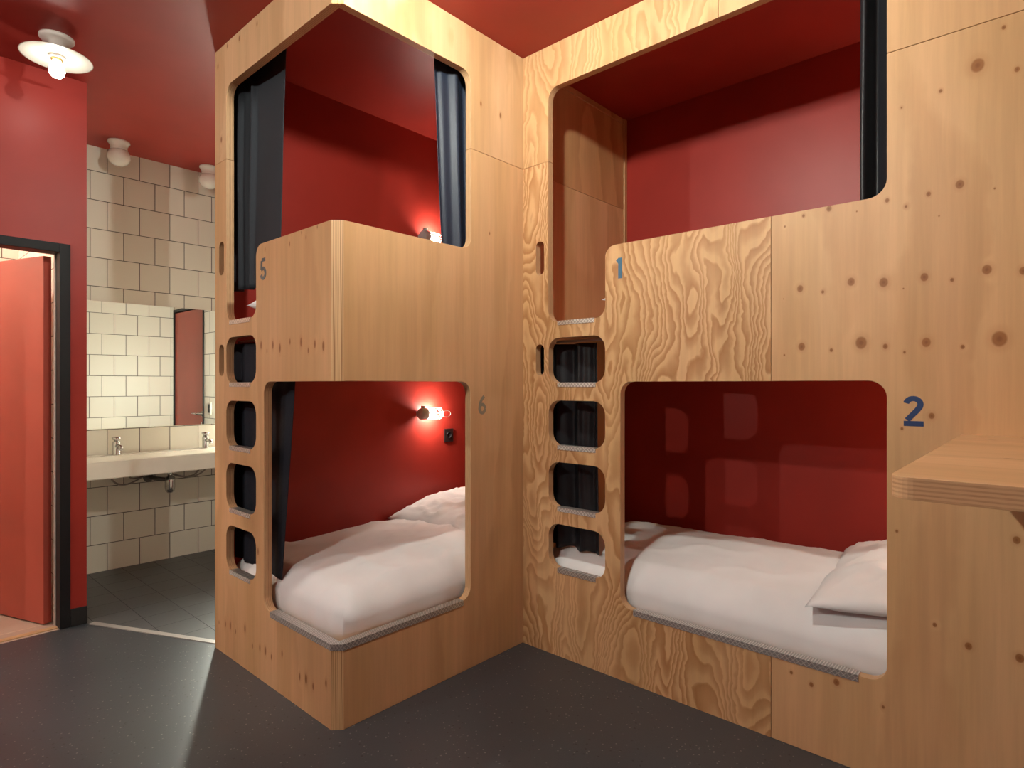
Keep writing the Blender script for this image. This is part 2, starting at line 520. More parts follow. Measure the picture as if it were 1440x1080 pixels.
M_BCURT = simple('black_curtain', (0.010, 0.010, 0.013), rough=0.5, spec=0.4, bump=0.1, bscale=200.0)
M_BULB = emitter('lit_bulb', (0.96, 1.0, 0.90), BULB_MAIN)
M_BULB1 = emitter('lit_bulb_near_door', (1.0, 0.96, 0.86), BULB_NEAR)
M_BULB3 = emitter('lit_bulb_back', (0.95, 1.0, 0.91), BULB_BACK)
M_STRIPL = emitter('strip_diffuser', (0.96, 1.0, 0.86), STRIP)
M_BULBR = emitter('lit_reading_bulb', (1.0, 0.90, 0.78), BULB_READ)
M_BULBW = emitter('lit_bulb_wc', (1.0, 0.86, 0.68), BULB_WC)
M_GLOBE = M_PORC
M_BLUE1 = simple('teal_number_paint', (0.035, 0.12, 0.20), rough=0.3)
M_BLUE2 = simple('blue_number_paint', (0.030, 0.065, 0.16), rough=0.3)
M_SHINE5 = simple('number_grey_shine', (0.11, 0.14, 0.14), rough=0.25)  # glancing shine on a dark blue figure, put into the base colour as grey
M_SHINE6 = simple('number_taupe_shine', (0.30, 0.26, 0.19), rough=0.25)  # also a dark blue figure; the light it reflects is coloured in as taupe
M_PLAST = simple('black_plastic', (0.02, 0.012, 0.012), rough=0.35)
M_WIRE = simple('pale_cage', (0.62, 0.50, 0.46), rough=0.35, metal=0.3)
M_HOSE = simple('braided_hose', (0.35, 0.30, 0.26), rough=0.4, metal=0.5)
M_PIPE = simple('grey_pipe', (0.14, 0.12, 0.11), rough=0.45)

def mirror_mat():
    m, nt, p = new_mat('mirror_glass')
    p.inputs['Base Color'].default_value = (0.90, 0.92, 0.88, 1)
    p.inputs['Metallic'].default_value = 1.0
    p.inputs['Roughness'].default_value = 0.0
    return m
M_MIRR = mirror_mat()

def vinyl():
    m, nt, p = new_mat('speckled_vinyl')
    tc = N(nt, 'ShaderNodeTexCoord')
    v1 = N(nt, 'ShaderNodeTexVoronoi')
    v1.inputs['Scale'].default_value = 60.0
    nt.links.new(tc.outputs['Object'], v1.inputs['Vector'])
    dot = maprange(nt, v1.outputs['Distance'], 0.10, 0.24, 1.0, 0.0)
    pick = N(nt, 'ShaderNodeSeparateColor')
    nt.links.new(v1.outputs['Color'], pick.inputs[0])
    lightd = math_n(nt, 'MULTIPLY', dot, math_n(nt, 'GREATER_THAN', pick.outputs[0], 0.62))
    v2 = N(nt, 'ShaderNodeTexVoronoi')
    v2.inputs['Scale'].default_value = 38.0
    nt.links.new(tc.outputs['Object'], v2.inputs['Vector'])
    p2 = N(nt, 'ShaderNodeSeparateColor')
    nt.links.new(v2.outputs['Color'], p2.inputs[0])
    dark = math_n(nt, 'MULTIPLY', maprange(nt, v2.outputs['Distance'], 0.10, 0.20, 1.0, 0.0), math_n(nt, 'GREATER_THAN', p2.outputs[1], 0.6))
    nf = noise_n(nt, tc.outputs['Object'], 1.2, 4.0)
    g = maprange(nt, nf, 0.3, 0.7, 0.9, 1.1)
    col = mixc(nt, 1.0, (0.043, 0.048, 0.055), combine(nt, g, g, g), 'MULTIPLY')
    col = mixc(nt, math_n(nt, 'MULTIPLY', lightd, 0.75), col, (0.22, 0.22, 0.21))
    col = mixc(nt, math_n(nt, 'MULTIPLY', dark, 0.8), col, (0.012, 0.012, 0.013))
    nt.links.new(col, p.inputs['Base Color'])
    p.inputs['Roughness'].default_value = 0.34
    b = N(nt, 'ShaderNodeBump')
    b.inputs['Strength'].default_value = 0.15
    b.inputs['Distance'].default_value = 0.001
    nt.links.new(noise_n(nt, tc.outputs['Object'], 260.0, 2.0), b.inputs['Height'])
    nt.links.new(b.outputs['Normal'], p.inputs['Normal'])
    return m
M_VINYL = vinyl()

def chequer(name, ua, va, k=110.0):
    """aluminium tread with short raised bars in alternating directions"""
    m, nt, p = new_mat(name)
    tc = N(nt, 'ShaderNodeTexCoord')
    sp = N(nt, 'ShaderNodeSeparateXYZ')
    nt.links.new(tc.outputs['Object'], sp.inputs[0])
    U = math_n(nt, 'MULTIPLY', sp.outputs[ua], k)
    V = math_n(nt, 'MULTIPLY', sp.outputs[va], k)
    cu, cv = math_n(nt, 'FLOOR', U), math_n(nt, 'FLOOR', V)
    odd = math_n(nt, 'FLOORED_MODULO', math_n(nt, 'ADD', cu, cv), 2.0)
    fu = math_n(nt, 'SUBTRACT', math_n(nt, 'FRACT', U), 0.5)
    fv = math_n(nt, 'SUBTRACT', math_n(nt, 'FRACT', V), 0.5)
    sgn = math_n(nt, 'MULTIPLY_ADD', odd, 2.0, -1.0)
    d = math_n(nt, 'ABSOLUTE', math_n(nt, 'ADD', fu, math_n(nt, 'MULTIPLY', fv, sgn)))
    bar = maprange(nt, d, 0.10, 0.30, 1.0, 0.0)
    nt.links.new(mixc(nt, bar, (0.50, 0.48, 0.45), (0.85, 0.82, 0.77)), p.inputs['Base Color'])
    p.inputs['Metallic'].default_value = 0.8
    p.inputs['Roughness'].default_value = 0.33
    b = N(nt, 'ShaderNodeBump')
    b.inputs['Strength'].default_value = 0.8
    b.inputs['Distance'].default_value = 0.0015
    nt.links.new(bar, b.inputs['Height'])
    nt.links.new(b.outputs['Normal'], p.inputs['Normal'])
    return m
M_CHX = chequer('chequer_plate_x', 'X', 'Z')
M_CHY = chequer('chequer_plate_y', 'Y', 'Z')
M_CHT = chequer('chequer_plate_top', 'X', 'Y')

# ------------------------------------------------------------------ setting
XW, YF = 2.60, -4.60                    # right and front limits of the dormitory
bm = bmesh.new(); box(bm, -3.5, XW, YF, YREAR, -0.06, 0.0)
# the vinyl stops at the doorway and at the oblique threshold of the washroom
bm.free()
bm = bmesh.new()
out = [(XL, YF), (XW, YF), (XW, YREAR), (-3.06, YREAR), (-3.06, 1.235), (-3.10, 1.235), (XL, 0.869)]
a = [bm.verts.new((x, y, 0.0)) for x, y in out]; b_ = [bm.verts.new((x, y, -0.06)) for x, y in out]
bm.faces.new(a); bm.faces.new(list(reversed(b_)))
for i in range(len(out)):
    j = (i + 1) % len(out)
    bm.faces.new([a[i], b_[i], b_[j], a[j]])
struct('floor', bm, M_VINYL)
bm = bmesh.new()
out = [(-4.95, 0.869), (XL, 0.869), (-3.10, 1.235), (-3.06, 1.235), (-3.06, 2.40), (-4.95, 2.40)]
a = [bm.verts.new((x, y, 0.0)) for x, y in out]; b_ = [bm.verts.new((x, y, -0.06)) for x, y in out]
bm.faces.new(a); bm.faces.new(list(reversed(b_)))
for i in range(len(out)):
    j = (i + 1) % len(out)
    bm.faces.new([a[i], b_[i], b_[j], a[j]])
struct('floor_washroom', bm, M_GREY)
bm = bmesh.new(); box(bm, -5.50, XL - 0.0, -1.40, 0.869, -0.06, 0.0)
struct('floor_toilet', bm, M_BEIGE)
bm = bmesh.new(); box(bm, -5.6, XW + 0.1, YF - 0.1, YREAR + 0.1, CEIL, CEIL + 0.08)
struct('ceiling', bm, M_REDC)

# red wall with the doorway (door opening y -0.10 .. 0.793)
bm = bmesh.new()
box(bm, XL - 0.10, XL, 0.793, 0.869, 0, CEIL)
box(bm, XL - 0.10, XL, -0.100, 0.793, 2.045, CEIL)
box(bm, XL - 0.10, XL, YF, -0.100, 0, CEIL)
struct('wall_left', bm, M_RED)
bm = bmesh.new(); box(bm, -5.50, XL - 0.1015, 0.800, 0.867, 0, CEIL)
struct('wall_toilet_side', bm, M_TILEY)
bm = bmesh.new(); box(bm, -5.50, -5.40, -1.40, 0.80, 0, CEIL)
struct('wall_toilet_back', bm, M_TILE)
bm = bmesh.new(); box(bm, -5.50, XL - 0.1015, -1.50, -1.40, 0, CEIL)
struct('wall_toilet_front', bm, M_TILEY)
bm = bmesh.new(); box(bm, XT - 0.08, XT, 0.868, 2.40, 0, CEIL)
struct('wall_washroom', bm, M_TILE)
bm = bmesh.new()
box(bm, XT, -3.876, 2.240, 2.32, 0, CEIL)
box(bm, -3.876, -3.0935, 2.240, 2.32, 2.060, CEIL)
struct('wall_washroom_end', bm, M_TILEY)
# thin wall between the washroom and the left bunks: tiled outside, red inside
bm = bmesh.new(); box(bm, -3.093, -3.0825, 1.2225, 2.38, 0, CEIL)
struct('wall_partition_tiled', bm, M_TILE)
bm = bmesh.new(); box(bm, -3.0825, XR, 1.252, YREAR, 0, CEIL)
struct('wall_partition', bm, M_RED)
bm = bmesh.new(); box(bm, -3.0825, XW, YREAR, YREAR + 0.08, 0, CEIL)
struct('wall_rear', bm, M_RED)
bm = bmesh.new(); box(bm, XW, XW + 0.08, YF, YREAR, 0, CEIL)
struct('wall_right', bm, M_RED)
bm = bmesh.new(); box(bm, XL - 0.1, XW + 0.08, YF - 0.08, YF, 0, CEIL)
struct('wall_front', bm, M_RED)
# skirting and trims
bm = rbox(XL, XL + 0.010, 0.795, 0.870, 0, 0.094, 0.002); struct('baseboard_left', bm, M_RUBBER)
bm = rbox(XL, XL + 0.010, YF, -0.102, 0, 0.094, 0.002); struct('baseboard_left_far', bm, M_RUBBER)
bm = bmesh.new()
a = Vector((XL + 0.03, 0.885)); b_ = Vector((-3.115, 1.243)); d = (b_ - a).normalized(); n_ = Vector((-d.y, d.x)) * 0.016
q = [a - n_, b_ - n_, b_ + n_, a + n_]
lo = [bm.verts.new((p.x, p.y, 0.0)) for p in q]; hi = [bm.verts.new((p.x, p.y, 0.004)) for p in q]
bm.faces.new(hi); bm.faces.new(list(reversed(lo)))
for i in range(4): bm.faces.new([lo[i], lo[(i + 1) % 4], hi[(i + 1) % 4], hi[i]])
struct('trim_1', bm, M_STRIP)
bm = rbox(XL - 0.06, XL - 0.02, -0.098, 0.744, 0, 0.005, 0.001); struct('trim_2', bm, simple('brass_threshold', (0.62, 0.42, 0.22), rough=0.4, metal=0.4))

# door frame and open door
bm = bmesh.new()
box(bm, XL - 0.104, XL + 0.008, 0.748, 0.795, 0, 2.047)
box(bm, XL - 0.104, XL + 0.008, -0.102, -0.055, 0, 2.047)
box(bm, XL - 0.104, XL + 0.008, -0.055, 0.748, 2.000, 2.047)
bmesh.ops.recalc_face_normals(bm, faces=bm.faces)
fr = struct('door_frame_1', bm, M_BLACK)
fr.name = 'trim_3'
md = fr.modifiers.new('edge', 'BEVEL'); md.width = 0.002; md.segments = 2
bm = bmesh.new(); box(bm, XL - 0.1045, XL - 0.080, 0.742, 0.748, 0, 2.0)
struct('trim_4', bm, M_FRAMEW)
ang = math.atan2(-0.159, -0.439)
# door leaf in its own frame: x along the leaf from the hinge, y = thickness
door = link_mesh('door_1', rbox(0.0, 0.81, 0.0, 0.040, 0.008, 1.992, 0.002), M_DOOR, None)
door.location = (-4.042, 0.739, 0)
door.rotation_euler = (0, 0, ang)
door['kind'] = 'structure'
def lever(parent, x, z, side, mat):
    """lever handle with rose plate on one face of a leaf; side -1 or +1 along the leaf thickness"""
    y = 0.0 if side < 0 else 0.040
    bm = bmesh.new()
    lathe([(0, 0), (0.026, 0), (0.026, side * 0.008), (0.012, side * 0.010), (0.010, side * 0.050), (0, side * 0.050)], 20, 'y', (x, y, z), bm)
    tube(bm, [(x, y + side * 0.045, z), (x - 0.06, y + side * 0.047, z), (x - 0.125, y + side * 0.045, z)], 0.009, 10)
    lathe([(0, 0), (0.024, 0), (0.024, side * 0.008), (0.0, side * 0.009)], 20, 'y', (x, y, z - 0.10), bm)
    return link_mesh('door_handle', bm, mat, parent, True, (0, 0, 0))
lever(door, 0.755, 1.02, -1, M_CHROME)
lever(door, 0.755, 1.02, 1, M_CHROME)

# washroom door in the end wall, a little ajar; the mirror shows it
bm = bmesh.new()
box(bm, -3.875, -3.850, 2.232, 2.325, 0, 2.060)
box(bm, -3.110, -3.0945, 2.232, 2.325, 0, 2.060)
box(bm, -3.850, -3.110, 2.232, 2.325, 2.032, 2.060)
o = struct('trim_5', bm, M_BLACK)
door2 = link_mesh('door_2', rbox(0.0, 0.728, 0.0, 0.040, 0.008, 2.026, 0.002), M_DOOR, None)
door2.location = (-3.114, 2.2845, 0)
door2.rotation_euler = (0, 0, math.radians(179.0))
door2['kind'] = 'structure'
lever(door2, 0.675, 1.02, 1, M_CHROME)
link_mesh('lock_plate', rbox(0.7280, 0.7295, 0.008, 0.032, 0.92, 1.14, 0.0005, 1), M_CHROME, door2, False, (0, 0, 0))
# room behind the washroom door is closed off
bm = bmesh.new(); box(bm, -3.95, -3.0835, 2.36, 2.38, 0, CEIL); struct('wall_behind_door', bm, M_RED)

# ------------------------------------------------------------------ bunk fronts
R1 = 0.055
holes_z = [(0.417, 0.632), (0.711, 0.928), (1.006, 1.223), (1.306, 1.523)]
bunkL = thing('bunk_bed', 'pale plywood two-storey bunk jutting into the room with corner openings, numbered 5 and 6', 'bunk bed', (-2.5, 2.2, 0), 0, None)
XA0, XA1 = -3.074, -2.011
SEAM = 2.382; G = 0.0008
zt = CEIL - 0.0015
# front, lower sheet
outer = [(XA0, 0, 0), (XA1, 0, 0), (XA1, 0.320, 0), (-2.555, 0.320, R1), (-2.555, 1.312, R1), (XA1, 1.312, 0), (XA1, 1.918, 0),
         (-2.629, 1.918, 0.05), (-2.629, 1.601, R1), (-2.943, 1.601, R1), (-2.943, SEAM - G, 0), (XA0, SEAM - G, 0)]
hl = [rrect(-2.943, -2.629, z0, z1, 0.062) for z0, z1 in holes_z]
hl += [rrect(-3.027, -2.969, z0, z1, 0.026) for z0, z1 in ((1.830, 1.992), (1.340, 1.492))]
panel('front_panel', outer, hl, 'y', YA, YA + TH, M_A, bunkL)
outer = [(XA0, SEAM + G, 0), (-2.943, SEAM + G, 0), (-2.943, 2.732, R1), (XA1, 2.732, 0), (XA1, zt, 0), (XA0, zt, 0)]
panel('top_panel', outer, [], 'y', YA, YA + TH, M_A2, bunkL)
# side, facing into the room, running on as the divider between the bunks
YB0, YB1 = 1.247, YC + 0.0
outer = [(YB0, 0, 0), (YREAR - 0.002, 0, 0), (YREAR - 0.002, SEAM - G, 0), (1.912, SEAM - G, 0), (1.912, 1.918, R1), (YB0, 1.918, 0),
         (YB0, 1.312, 0), (1.908, 1.312, R1), (1.908, 0.320, R1), (YB0, 0.320, 0)]
panel('side_panel', outer, [], 'x', XB - TH, XB, M_B, bunkL)
outer = [(YB0, 2.732, 0), (1.912, 2.732, R1), (1.912, SEAM + G, 0), (YREAR - 0.002, SEAM + G, 0), (YREAR - 0.002, zt, 0), (YB0, zt, 0)]
panel('side_top_panel', outer, [], 'x', XB - TH, XB, M_B2, bunkL)
# chamfered corner post in three lengths
for z0, z1 in ((0, 0.320), (1.312, 1.918), (2.732, zt)):
    bm = bmesh.new()
    pts = [(-2.0112, YA), (XB, 1.2468), (XB, 1.2472), (XB - TH, 1.2472), (XB - TH + 0.003, YA + TH), (-2.0112, YA + TH)]
    pts = [(-2.0108, YA), (XB, 1.2466), (XB - TH, 1.2466), (XB - TH, YA + TH - 0.004), (-2.0108, YA + TH)]
    pts = [(-2.0108, YA), (XB, 1.2466), (-2.0108, 1.2466)]
    a = [bm.verts.new((x, y, z0)) for x, y in pts]; b_ = [bm.verts.new((x, y, z1)) for x, y in pts]
    bm.faces.new(a); bm.faces.new(list(reversed(b_)))
    for i in range(len(pts)):
        j = (i + 1) % len(pts)
        bm.faces.new([a[i], a[j], b_[j], b_[i]])
    link_mesh('corner_edge', bm, M_POST, bunkL)

bunkR = thing('bunk_bed', 'pale plywood two-storey bunk right of the inner corner, numbered 1 and 2', 'bunk bed', (-0.5, 2.75, 0), 0, None)
XC0 = XB + 0.001
SV = -0.768
# figured sheet with the ladder
outer = [(XC0, 0, 0), (SV - G, 0, 0), (SV - G, 0.320, 0), (-1.410, 0.320, R1), (-1.410, 1.312, R1), (SV - G, 1.312, 0), (SV - G, 1.918, 0),
         (-1.488, 1.918, 0.05), (-1.488, 1.601, R1), (-1.815, 1.601, R1), (-1.815, SEAM - G, 0), (XC0, SEAM - G, 0)]
hl = [rrect(-1.813, -1.489, z0, z1, 0.062) for z0, z1 in holes_z]
hl += [rrect(-1.893, -1.841, z0, z1, 0.0255) for z0, z1 in ((1.836, 2.001), (1.344, 1.496))]
panel('front_panel', outer, hl, 'y', YC, YC + TH, M_C1, bunkR)
# knotty sheet
outer = [(SV + G, 0, 0), (0.45, 0, 0), (0.45, SEAM - G, 0), (-0.401, SEAM - G, 0), (-0.401, 1.918, 0.055), (SV + G, 1.918, 0),
         (SV + G, 1.312, 0), (-0.401, 1.312, R1), (-0.401, 0.320, R1), (SV + G, 0.320, 0)]
panel('knotty_panel', outer, [], 'y', YC, YC + TH, M_C2, bunkR)
outer = [(XC0, SEAM + G, 0), (-1.815, SEAM + G, 0), (-1.815, 2.732, R1), (-0.967 - G, 2.732, 0), (-0.967 - G, zt, 0), (XC0, zt, 0)]
panel('top_panel', outer, [], 'y', YC, YC + TH, M_C3, bunkR)
outer = [(-0.967 + G, 2.732, 0), (-0.401, 2.732, R1), (-0.401, SEAM + G, 0), (0.253, SEAM + G, 0), (0.253, zt, 0), (-0.967 + G, zt, 0)]
panel('top_panel', outer, [], 'y', YC, YC + TH, M_C4, bunkR)
outer = [(0.4516, 0, 0), (XW - 0.002, 0, 0), (XW - 0.002, zt, 0), (0.2546, zt, 0), (0.2546, SEAM + G, 0), (0.4516, SEAM + G, 0)]
panel('end_panel', outer, [], 'y', YC, YC + TH, M_C4, bunkR)
# inner liner of the ladder bay (face of the divider) with battens at the ceiling and the back corner
bm = rbox(XB + 0.001, XB + 0.007, YC + TH + 0.001, YREAR - 0.03, 1.584, SEAM - G, 0.0008, 1)
link_mesh('bay_liner', bm, M_LIN2, bunkR)
bm = rbox(XB + 0.001, XB + 0.007, YC + TH + 0.001, YREAR - 0.03, SEAM + G, CEIL - 0.035, 0.0008, 1)
link_mesh('bay_liner', bm, M_LIN, bunkR)
bm = rbox(XB + 0.001, XB + 0.016, YREAR - 0.029, YREAR - 0.001, 1.56, CEIL - 0.002, 0.002)
link_mesh('batten', bm, M_LIN, bunkR)
bm = rbox(XB + 0.001, XB + 0.012, YC + TH + 0.001, YREAR - 0.030, CEIL - 0.034, CEIL - 0.002, 0.002)
link_mesh('batten', bm, M_LIN, bunkR)

# sleeping platforms
M_PLAT = plywood('plywood_platform', u='X', v='Y', t='Z', seed=41.0, light=WL, dark=WD, figure=0.3)
for par, (x0, x1, y0, y1) in ((bunkL, (-3.074, XB - TH - 0.002, YA + TH + 0.002, YREAR - 0.002)),
                              (bunkR, (XB + 0.002, 0.42, YC + TH + 0.002, YREAR - 0.002))):
    for z in (0.27, 1.565):
        link_mesh('bed_platform', rbox(x0, x1, y0, y1, z, z + 0.018, 0.001, 1), M_PLAT, par)
# wall closing the foot end behind the knotty sheet
link_mesh('end_divider', rbox(0.422, 0.450, YC + TH + 0.001, YREAR - 0.002, 0.0, zt, 0.001, 1), M_DSKL, bunkR)

# metal nosings
def nosing(x0, x1, ax, face, z, name, parent, depth=TH, lip=0.018):
    """angle profile: top plate back over the sill and a lip over the outer face"""
    bm = bmesh.new()
    if ax == 'x':
        box(bm, x0, x1, face - 0.0025, face + depth, z, z + 0.0025)
        box(bm, x0, x1, face - 0.0025, face - 0.0002, z - lip, z)
        m = M_CHX
    else:
        box(bm, face - depth, face + 0.0025, x0, x1, z, z + 0.0025)
        box(bm, face + 0.0002, face + 0.0025, x0, x1, z - lip, z)
        m = M_CHY
    o = link_mesh(name, bm, [m], parent)
    return o
for z0, z1 in holes_z:
    nosing(-2.905, -2.686, 'x', YA, z0, 'step_tread', bunkL)
    nosing(-1.758, -1.540, 'x', YC, z0, 'step_tread', bunkR)
nosing(-2.905, -2.686, 'x', YA, 1.601, 'step_tread', bunkL)
nosing(-1.758, -1.548, 'x', YC, 1.601, 'step_tread', bunkR)
nosing(-1.345, -0.483, 'x', YC, 0.320, 'sill_guard', bunkR, lip=0.021)
# the left bunk's sill guard turns round the chamfered corner
bm = bmesh.new()
zt_, zb_ = 0.3228, 0.299
o_ = [(-2.497, YA - 0.0025), (-2.012, YA - 0.0025), (XB + 0.0025, 1.2455), (XB + 0.0025, 1.862)]
i_ = [(-2.497, YA + TH), (-2.020, YA + TH), (XB - TH, 1.256), (XB - TH, 1.862)]
f_ = [(-2.497, YA - 0.0003), (-2.0113, YA - 0.0003), (XB + 0.0003, 1.2465), (XB + 0.0003, 1.862)]
for k in range(3):
    q = [o_[k], o_[k + 1], i_[k + 1], i_[k]]
    a = [bm.verts.new((x, y, zt_)) for x, y in q]; b_ = [bm.verts.new((x, y, 0.3203)) for x, y in q]
    bm.faces.new(a); bm.faces.new(list(reversed(b_)))
    for i in range(4):
        bm.faces.new([a[i], b_[i], b_[(i + 1) % 4], a[(i + 1) % 4]])
    q = [o_[k], o_[k + 1], f_[k + 1], f_[k]]
    a = [bm.verts.new((x, y, 0.3203)) for x, y in q]; b_ = [bm.verts.new((x, y, zb_)) for x, y in q]
    bm.faces.new(a); bm.faces.new(list(reversed(b_)))
    for i in range(4):
        bm.faces.new([a[i], b_[i], b_[(i + 1) % 4], a[(i + 1) % 4]])
def corner_cheq():
    m = chequer('chequer_plate_corner', 'X', 'Z')
    nt = m.node_tree
    sp = [n for n in nt.nodes if n.type == 'SEPXYZ'][0]
    src = math_n(nt, 'ADD', sp.outputs['X'], sp.outputs['Y'])
    for l in list(nt.links):
        if l.from_node == sp and l.from_socket.name == 'X':
            to = l.to_socket
            if to.node != src.node:
                nt.links.remove(l); nt.links.new(src, to)
    return m
link_mesh('sill_guard', bm, corner_cheq(), bunkL)

# painted numerals, built from flat strokes
def strokes(name, polys, width, origin, size, axis, t, mat, parent, label=None):
    bm = bmesh.new()
    def P(u, v, d):
        U = origin[0] + u * size; V = origin[1] + v * size
        return (U, t + d, V) if axis == 'y' else (t - d, U, V)
    for si, poly in enumerate(polys):
        lift = -0.0003 * si
        pts = [Vector((p[0], p[1])) for p in poly]
        n = len(pts)
        Lp, Rp = [], []
        for i in range(n):
            if i == 0: d = (pts[1] - pts[0]).normalized(); s = 1
            elif i == n - 1: d = (pts[-1] - pts[-2]).normalized(); s = 1
            else:
                d1 = (pts[i] - pts[i - 1]).normalized(); d2 = (pts[i + 1] - pts[i]).normalized()
                d = (d1 + d2).normalized(); s = 1 / max(0.5, math.cos(d1.angle(d2) / 2))
            nn = Vector((-d.y, d.x)) * width / 2 * s
            Lp.append(pts[i] + nn); Rp.append(pts[i] - nn)
        for i in range(n - 1):
            q = [Lp[i], Lp[i + 1], Rp[i + 1], Rp[i]]
            a = [bm.verts.new(P(p.x, p.y, -0.0006 + lift)) for p in q]
            b_ = [bm.verts.new(P(p.x, p.y, -0.0001)) for p in q]
            bm.faces.new(a); bm.faces.new(list(reversed(b_)))
            for k in range(4):
                bm.faces.new([a[k], b_[k], b_[(k + 1) % 4], a[(k + 1) % 4]])
    o = link_mesh(name, bm, mat, parent)
    if label: o['label'] = label
    return o
def arc(cx, cy, rx, ry, a0, a1, n=14):
    return [(cx + rx * math.cos(math.radians(a0 + (a1 - a0) * k / n)), cy + ry * math.sin(math.radians(a0 + (a1 - a0) * k / n))) for k in range(n + 1)]
two = [arc(0.30, 0.72, 0.21, 0.20, 170, -25) + [(0.40, 0.50), (0.12, 0.17)], [(0.02, 0.05), (0.60, 0.05)]]
one = [[(0.06, 0.80), (0.22, 0.92)], [(0.235, 0.0), (0.235, 0.99)]]
five = [[(0.50, 0.93), (0.14, 0.93)], [(0.14, 0.90), (0.11, 0.50)], [(0.11, 0.50)] + arc(0.29, 0.30, 0.22, 0.23, 115, -165)]
six = [arc(0.30, 0.29, 0.20, 0.22, 0, 360, 20), [(0.44, 0.93), (0.28, 0.80), (0.13, 0.55), (0.10, 0.30)]]
strokes('painted_number', one, 0.22, (-1.432, 1.766), 0.092, 'y', YC, M_BLUE1, bunkR, 'teal painted figure 1')
strokes('painted_number', two, 0.18, (-0.356, 1.170), 0.092, 'y', YC, M_BLUE2, bunkR, 'blue painted figure 2')
strokes('painted_number', five, 0.17, (-2.588, 1.757), 0.094, 'y', YA, M_SHINE5, bunkL, 'painted figure 5, grey shine put into its colour')
strokes('painted_number', six, 0.17, (1.957, 1.160), 0.090, 'x', XB, M_SHINE6, bunkL, 'painted figure 6, taupe shine put into its colour')

# ------------------------------------------------------------------ bedding
def soft_block(name, x0, x1, y0, y1, z0, z1, r, label, group, crown=0.03, wr=0.010, seed=0.0, nx=110, ny=80, bulge=0.02):
    """thick duvet over its bed: rounded rim, crowned top, folds"""
    bm = bmesh.new()
    hx, hy = (x1 - x0) / 2, (y1 - y0) / 2
    cx, cy = (x0 + x1) / 2, (y0 + y1) / 2
    g, low = {}, {}
    def warp(t): return math.sin(t * math.pi / 2) * 0.55 + t * 0.45
    for i in range(nx + 1):
        for j in range(ny + 1):
            u, v = warp(-1 + 2 * i / nx), warp(-1 + 2 * j / ny)
            # plan with rounded corners
            x, y = u * hx, v * hy
            rc = r * 1.1
            qx, qy = max(0, abs(x) - (hx - rc)), max(0, abs(y) - (hy - rc))
            m = max(qx, qy)
            if qx > 0 and qy > 0:
                k = m / math.hypot(qx, qy)
                x = math.copysign(hx - rc + qx * k, x); y = math.copysign(hy - rc + qy * k, y)
            e = max(0.0, rc - m)
            t = min(1.0, e / r)
            prof = math.sqrt(max(0.0, 1 - (1 - t) ** 2))
            X, Y = x + cx, y + cy
            big = nz(X * 1.9 + seed, Y * 1.9, seed) * wr * 1.5
            rid = (1 - abs(nz(X * 3.1 + Y * 1.8 + seed, Y * 3.6 - X * 1.1, seed + 3.0))) ** 8 * wr * 0.9
            rid2 = (1 - abs(nz(X * 6.5 + seed, Y * 5.2 + X * 2, seed + 6.0))) ** 10 * wr * 0.35
            rim = nz(X * 14 + seed, Y * 14, seed + 8) * 0.007 * (1 - t)
            z = z0 + (z1 - z0) * prof + (crown * (1 - u * u) * (1 - v * v) + big + rid + rid2) * prof
            sh = math.sin(min(1, prof) * math.pi) * bulge * (1 - t)
            px = X + (math.copysign(sh, u) if abs(x) > hx - rc else 0) + rim
            py = Y + (math.copysign(sh, v) if abs(y) > hy - rc else 0) + rim
            g[i, j] = bm.verts.new((px, py, z))
    for i in range(nx):
        for j in range(ny):
            bm.faces.new([g[i, j], g[i + 1, j], g[i + 1, j + 1], g[i, j + 1]])
    rimv = [g[i, 0] for i in range(nx + 1)] + [g[nx, j] for j in range(1, ny + 1)] + [g[i, ny] for i in range(nx - 1, -1, -1)] + [g[0, j] for j in range(ny - 1, 0, -1)]
    lo = [bm.verts.new((v.co.x, v.co.y, z0 - 0.03)) for v in rimv]
    n = len(rimv)
    for k in range(n):
        bm.faces.new([rimv[k], rimv[(k + 1) % n], lo[(k + 1) % n], lo[k]])
    bm.faces.new(lo)
    o = link_mesh(name, bm, M_SHEET, None, True)
    tag(o, label, 'duvet', group)
    return o

def pillow(name, loc, L, W, Hh, rot, label, group, seed=0.0):
    bm = bmesh.new()
    n = 44
    top, bot = {}, {}
    for i in range(n + 1):
        for j in range(n + 1):
            u = -1 + 2 * i / n; v = -1 + 2 * j / n
            e = max(0.0, (1 - abs(u) ** 2.6)) ** 0.55 * max(0.0, (1 - abs(v) ** 2.6)) ** 0.55
            pin = 1 - 0.05 * (1 - abs(v)) * abs(u) ** 3
            pin2 = 1 - 0.06 * (1 - abs(u)) * abs(v) ** 3
            x = u * L / 2 * pin; y = v * W / 2 * pin2
            wv = nz(x * 5 + seed, y * 5, seed) * 0.022 + (1 - abs(nz(x * 6 + seed, y * 9, seed + 5))) ** 6 * 0.020 + (1 - abs(nz(x * 11 - y * 4, y * 6 + seed, seed + 11))) ** 8 * 0.010
            edge = i in (0, n) or j in (0, n)
            fl = nz(x * 9, y * 9, seed + 2) * 0.006
            zt2 = Hh * 0.62 * e + (wv * e) + fl
            zb2 = -Hh * 0.38 * e + fl
            t_ = bm.verts.new((x, y, zt2)); top[i, j] = t_
            bot[i, j] = t_ if edge else bm.verts.new((x, y, zb2))
    for i in range(n):
        for j in range(n):
            bm.faces.new([top[i, j], top[i + 1, j], top[i + 1, j + 1], top[i, j + 1]])
            q = [bot[i, j + 1], bot[i + 1, j + 1], bot[i + 1, j], bot[i, j]]
            if len(set(q)) == 4:
                try: bm.faces.new(q)
                except ValueError: pass
    o = link_mesh(name, bm, M_PILL, None, True, loc)
    o.rotation_euler = rot
    tag(o, label, 'pillow', group)
    return o

